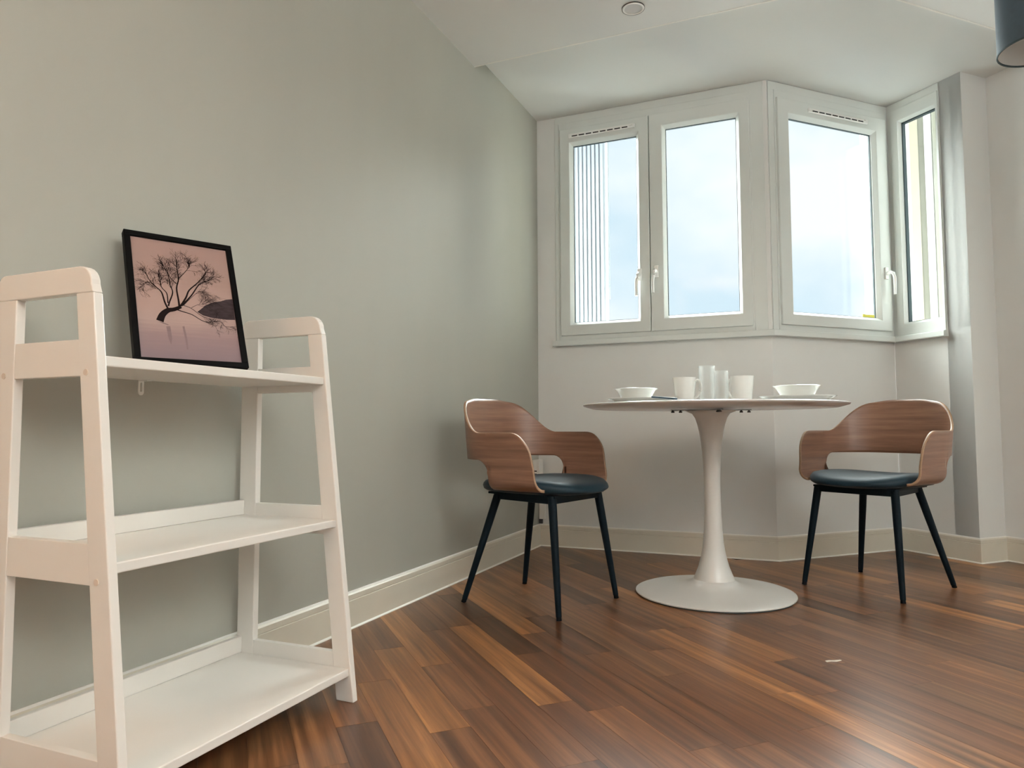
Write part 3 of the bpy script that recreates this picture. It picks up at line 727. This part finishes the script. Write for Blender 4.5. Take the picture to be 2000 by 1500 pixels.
def cutlery(x, y, z, rz, ry, kind, label):
    r = empty(kind, (x, y, z)); r.rotation_euler = (0, ry, rz)
    bm = bmesh.new(); prism(bm, [(-.095, -.008), (-.09, -.0095), (.0, -.0065), (.0, .0065), (-.09, .0095), (-.095, .008)], 0, .007); fin('grip', bm, 'navy', r, bevel=.002)
    bm = bmesh.new()
    if kind == 'table_knife': prism(bm, [(0, -.005), (.09, -.008), (.105, -.002), (.108, .004), (.0, .005)], .0025, .0045)
    else:
        prism(bm, [(0, -.004), (.055, -.004), (.066, -.011), (.085, -.012), (.085, .012), (.066, .011), (.055, .004), (0, .004)], .0025, .0045)
        for k in range(4): box(bm, .085, .115, -.0115+.0064*k, -.0080+.0064*k, .0025, .0045)
    fin('blade' if kind == 'table_knife' else 'tines', bm, 'steel', r)
    return tag(r, label, 'cutlery', 'cutlery beside the left plate')
cutlery(-.556, 2.655, ZT+.0005, radians(20), 0, 'table_fork', 'navy-handled fork lying flat beside the left plate')
cutlery(-.462, 2.668, ZT+.0105, radians(8), radians(5), 'table_knife', 'navy-handled knife resting across the fork on the table')

# ---------------------------------------------------------------- ceiling fittings
def downlight(x, y, label, power):
    r = empty('downlight', (x, y, ZL)); tag(r, label, 'ceiling light', 'recessed downlights')
    bm = bmesh.new(); lathe(bm, [(.036, -.0005), (.043, -.0005), (.044, -.003), (.040, -.0055), (.035, -.004)], 40, closed=True); fin('trim_ring', bm, 'white', r, smooth=True)
    bm = bmesh.new(); lathe(bm, [(0, -.001), (.036, -.001), (.036, -.0025), (0, -.0025)], 32); fin('lens', bm, 'liner', r)
    bm = bmesh.new(); lathe(bm, [(.0438, -.0002), (.0452, -.0002), (.0452, -.0035), (.0438, -.0035)], 40, closed=True); fin('shadow_gap', bm, 'slot', r)
    return r
downlight(-.616, 2.712, 'small round recessed downlight in the lower ceiling', 0)
# unseen floor uplighters added behind the camera as fill light
def uplighter(x, y, power, colr, label):
    r = empty('fill_uplighter', (x, y, 0)); tag(r, label, 'fill lamp', 'fill lamps added behind the camera')
    bm = bmesh.new(); lathe(bm, [(0, 0), (.14, 0), (.14, .012), (.02, .025), (0, .025)], 40); fin('lamp_base', bm, 'chrome', r, smooth=True)
    bm = bmesh.new(); tube(bm, [(0, 0, .02), (0, 0, 1.62)], .012, 12); fin('lamp_pole', bm, 'chrome', r, smooth=True)
    bm = bmesh.new(); lathe(bm, [(0, 1.60), (.03, 1.60), (.16, 1.70), (.165, 1.70), (.165, 1.703), (.155, 1.703), (.03, 1.615), (0, 1.615)], 40); fin('lamp_dish', bm, 'white', r, smooth=True)
    ld = bpy.data.lights.new('fill_light', 'AREA'); ld.shape = 'DISK'; ld.size = .26; ld.energy = power; ld.color = colr
    lo = bpy.data.objects.new('fill_light', ld); COL.objects.link(lo); lo.parent = r; lo.location = (0, 0, 1.69); lo.rotation_euler = (pi, 0, 0)
uplighter(-1.0, -1.0, FILL_W*.52, (1, .52, .27), 'unseen added warm fill lamp behind the camera by the greige wall')
uplighter(1.75, -.2, FILL_W*2.15, (.95, .98, 1), 'unseen added neutral fill lamp behind the camera by the right wall')
# pendant
pd = tag(empty('pendant_lamp', (.716, 2.735, ZL)), 'slate blue drum pendant lamp hanging at the right', 'lamp')
zb = 1.868-ZL; ht = .21; rr = .121
bm = bmesh.new(); lathe(bm, [(rr, zb), (rr, zb+ht), (rr-.0015, zb+ht), (rr-.0015, zb)], 72, closed=True); fin('shade', bm, 'shade', pd, smooth=True)
bm = bmesh.new(); lathe(bm, [(rr-.0018, zb+.003), (rr-.0018, zb+ht-.003), (rr-.0028, zb+ht-.003), (rr-.0028, zb+.003)], 72, closed=True); fin('shade_liner', bm, 'liner', pd, smooth=True)
bm = bmesh.new(); lathe(bm, [(rr-.003, zb-.0015), (rr+.0012, zb-.0015), (rr+.0012, zb+.0035), (rr-.003, zb+.0035)], 72, closed=True); fin('shade_rim', bm, 'gasket', pd)
bm = bmesh.new(); tube(bm, [(0, 0, zb+ht-.06), (0, 0, -.02)], .003, 8); fin('cord', bm, 'foot', pd)
bm = bmesh.new(); lathe(bm, [(0, 0), (.05, 0), (.05, -.012), (.03, -.024), (0, -.026)], 32); fin('ceiling_rose', bm, 'white', pd, smooth=True)
bm = bmesh.new(); lathe(bm, [(0, zb+ht-.05), (.018, zb+ht-.05), (.018, zb+ht-.10), (0, zb+ht-.10)], 20); sk = fin('lamp_holder', bm, 'white', pd)
bm = bmesh.new(); lathe(bm, [(0, zb+ht-.165), (.018, zb+ht-.16), (.029, zb+ht-.14), (.024, zb+ht-.118), (.013, zb+ht-.10), (0, zb+ht-.10)], 24); fin('bulb', bm, 'white', pd, smooth=True)
for a in range(3):
    bm = bmesh.new(); tube(bm, [(0, 0, zb+ht-.05), ((rr-.003)*cos(a*2.094), (rr-.003)*sin(a*2.094), zb+ht-.004)], .0018, 6); fin('spider_arm', bm, 'chrome', pd)

# ---------------------------------------------------------------- sockets in the corner, floor scrap
sk = tag(empty('wall_socket', (-1.40, 3.60, .425)), 'white wall socket with plugged-in adapter behind the left chair', 'socket')
bm = bmesh.new(); box(bm, 0, .009, -.043, .043, -.043, .043); fin('face_plate', bm, 'white', sk, bevel=.003)
bm = bmesh.new(); box(bm, .009, .048, -.030, .030, -.048, .047); ap = fin('plug_adapter', bm, 'white', sk, bevel=.004)
for z in (-.014, -.030):
    bm = bmesh.new(); box(bm, .020, .034, -.0308, -.0298, z-.003, z+.003); fin('port', bm, 'slot', ap)
s2_ = tag(empty('cable_outlet', (-1.372, 3.69, .20)), 'white cable outlet box above the baseboard in the corner', 'socket')
bm = bmesh.new(); box(bm, -.022, .012, -.014, 0, -.055, .055); fin('outlet_box', bm, 'white', s2_, bevel=.003)
bm = bmesh.new(); box(bm, -.024, -.004, -.012, 0, -.080, -.055); fin('cable_gland', bm, 'bracket', s2_, bevel=.002)
bm = bmesh.new(); prism(bm, [(-.024, -.006), (-.008, -.003), (.006, -.007), (.024, -.001), (.022, .004), (.004, .002), (-.01, .006), (-.023, .003)], 0, .0012)
tag(fin('paper_scrap', bm, 'scrap', loc=(.034, 2.19, .0003), rot=(0, 0, radians(32))), 'tiny white scrap lying on the open wooden floor', 'scrap')
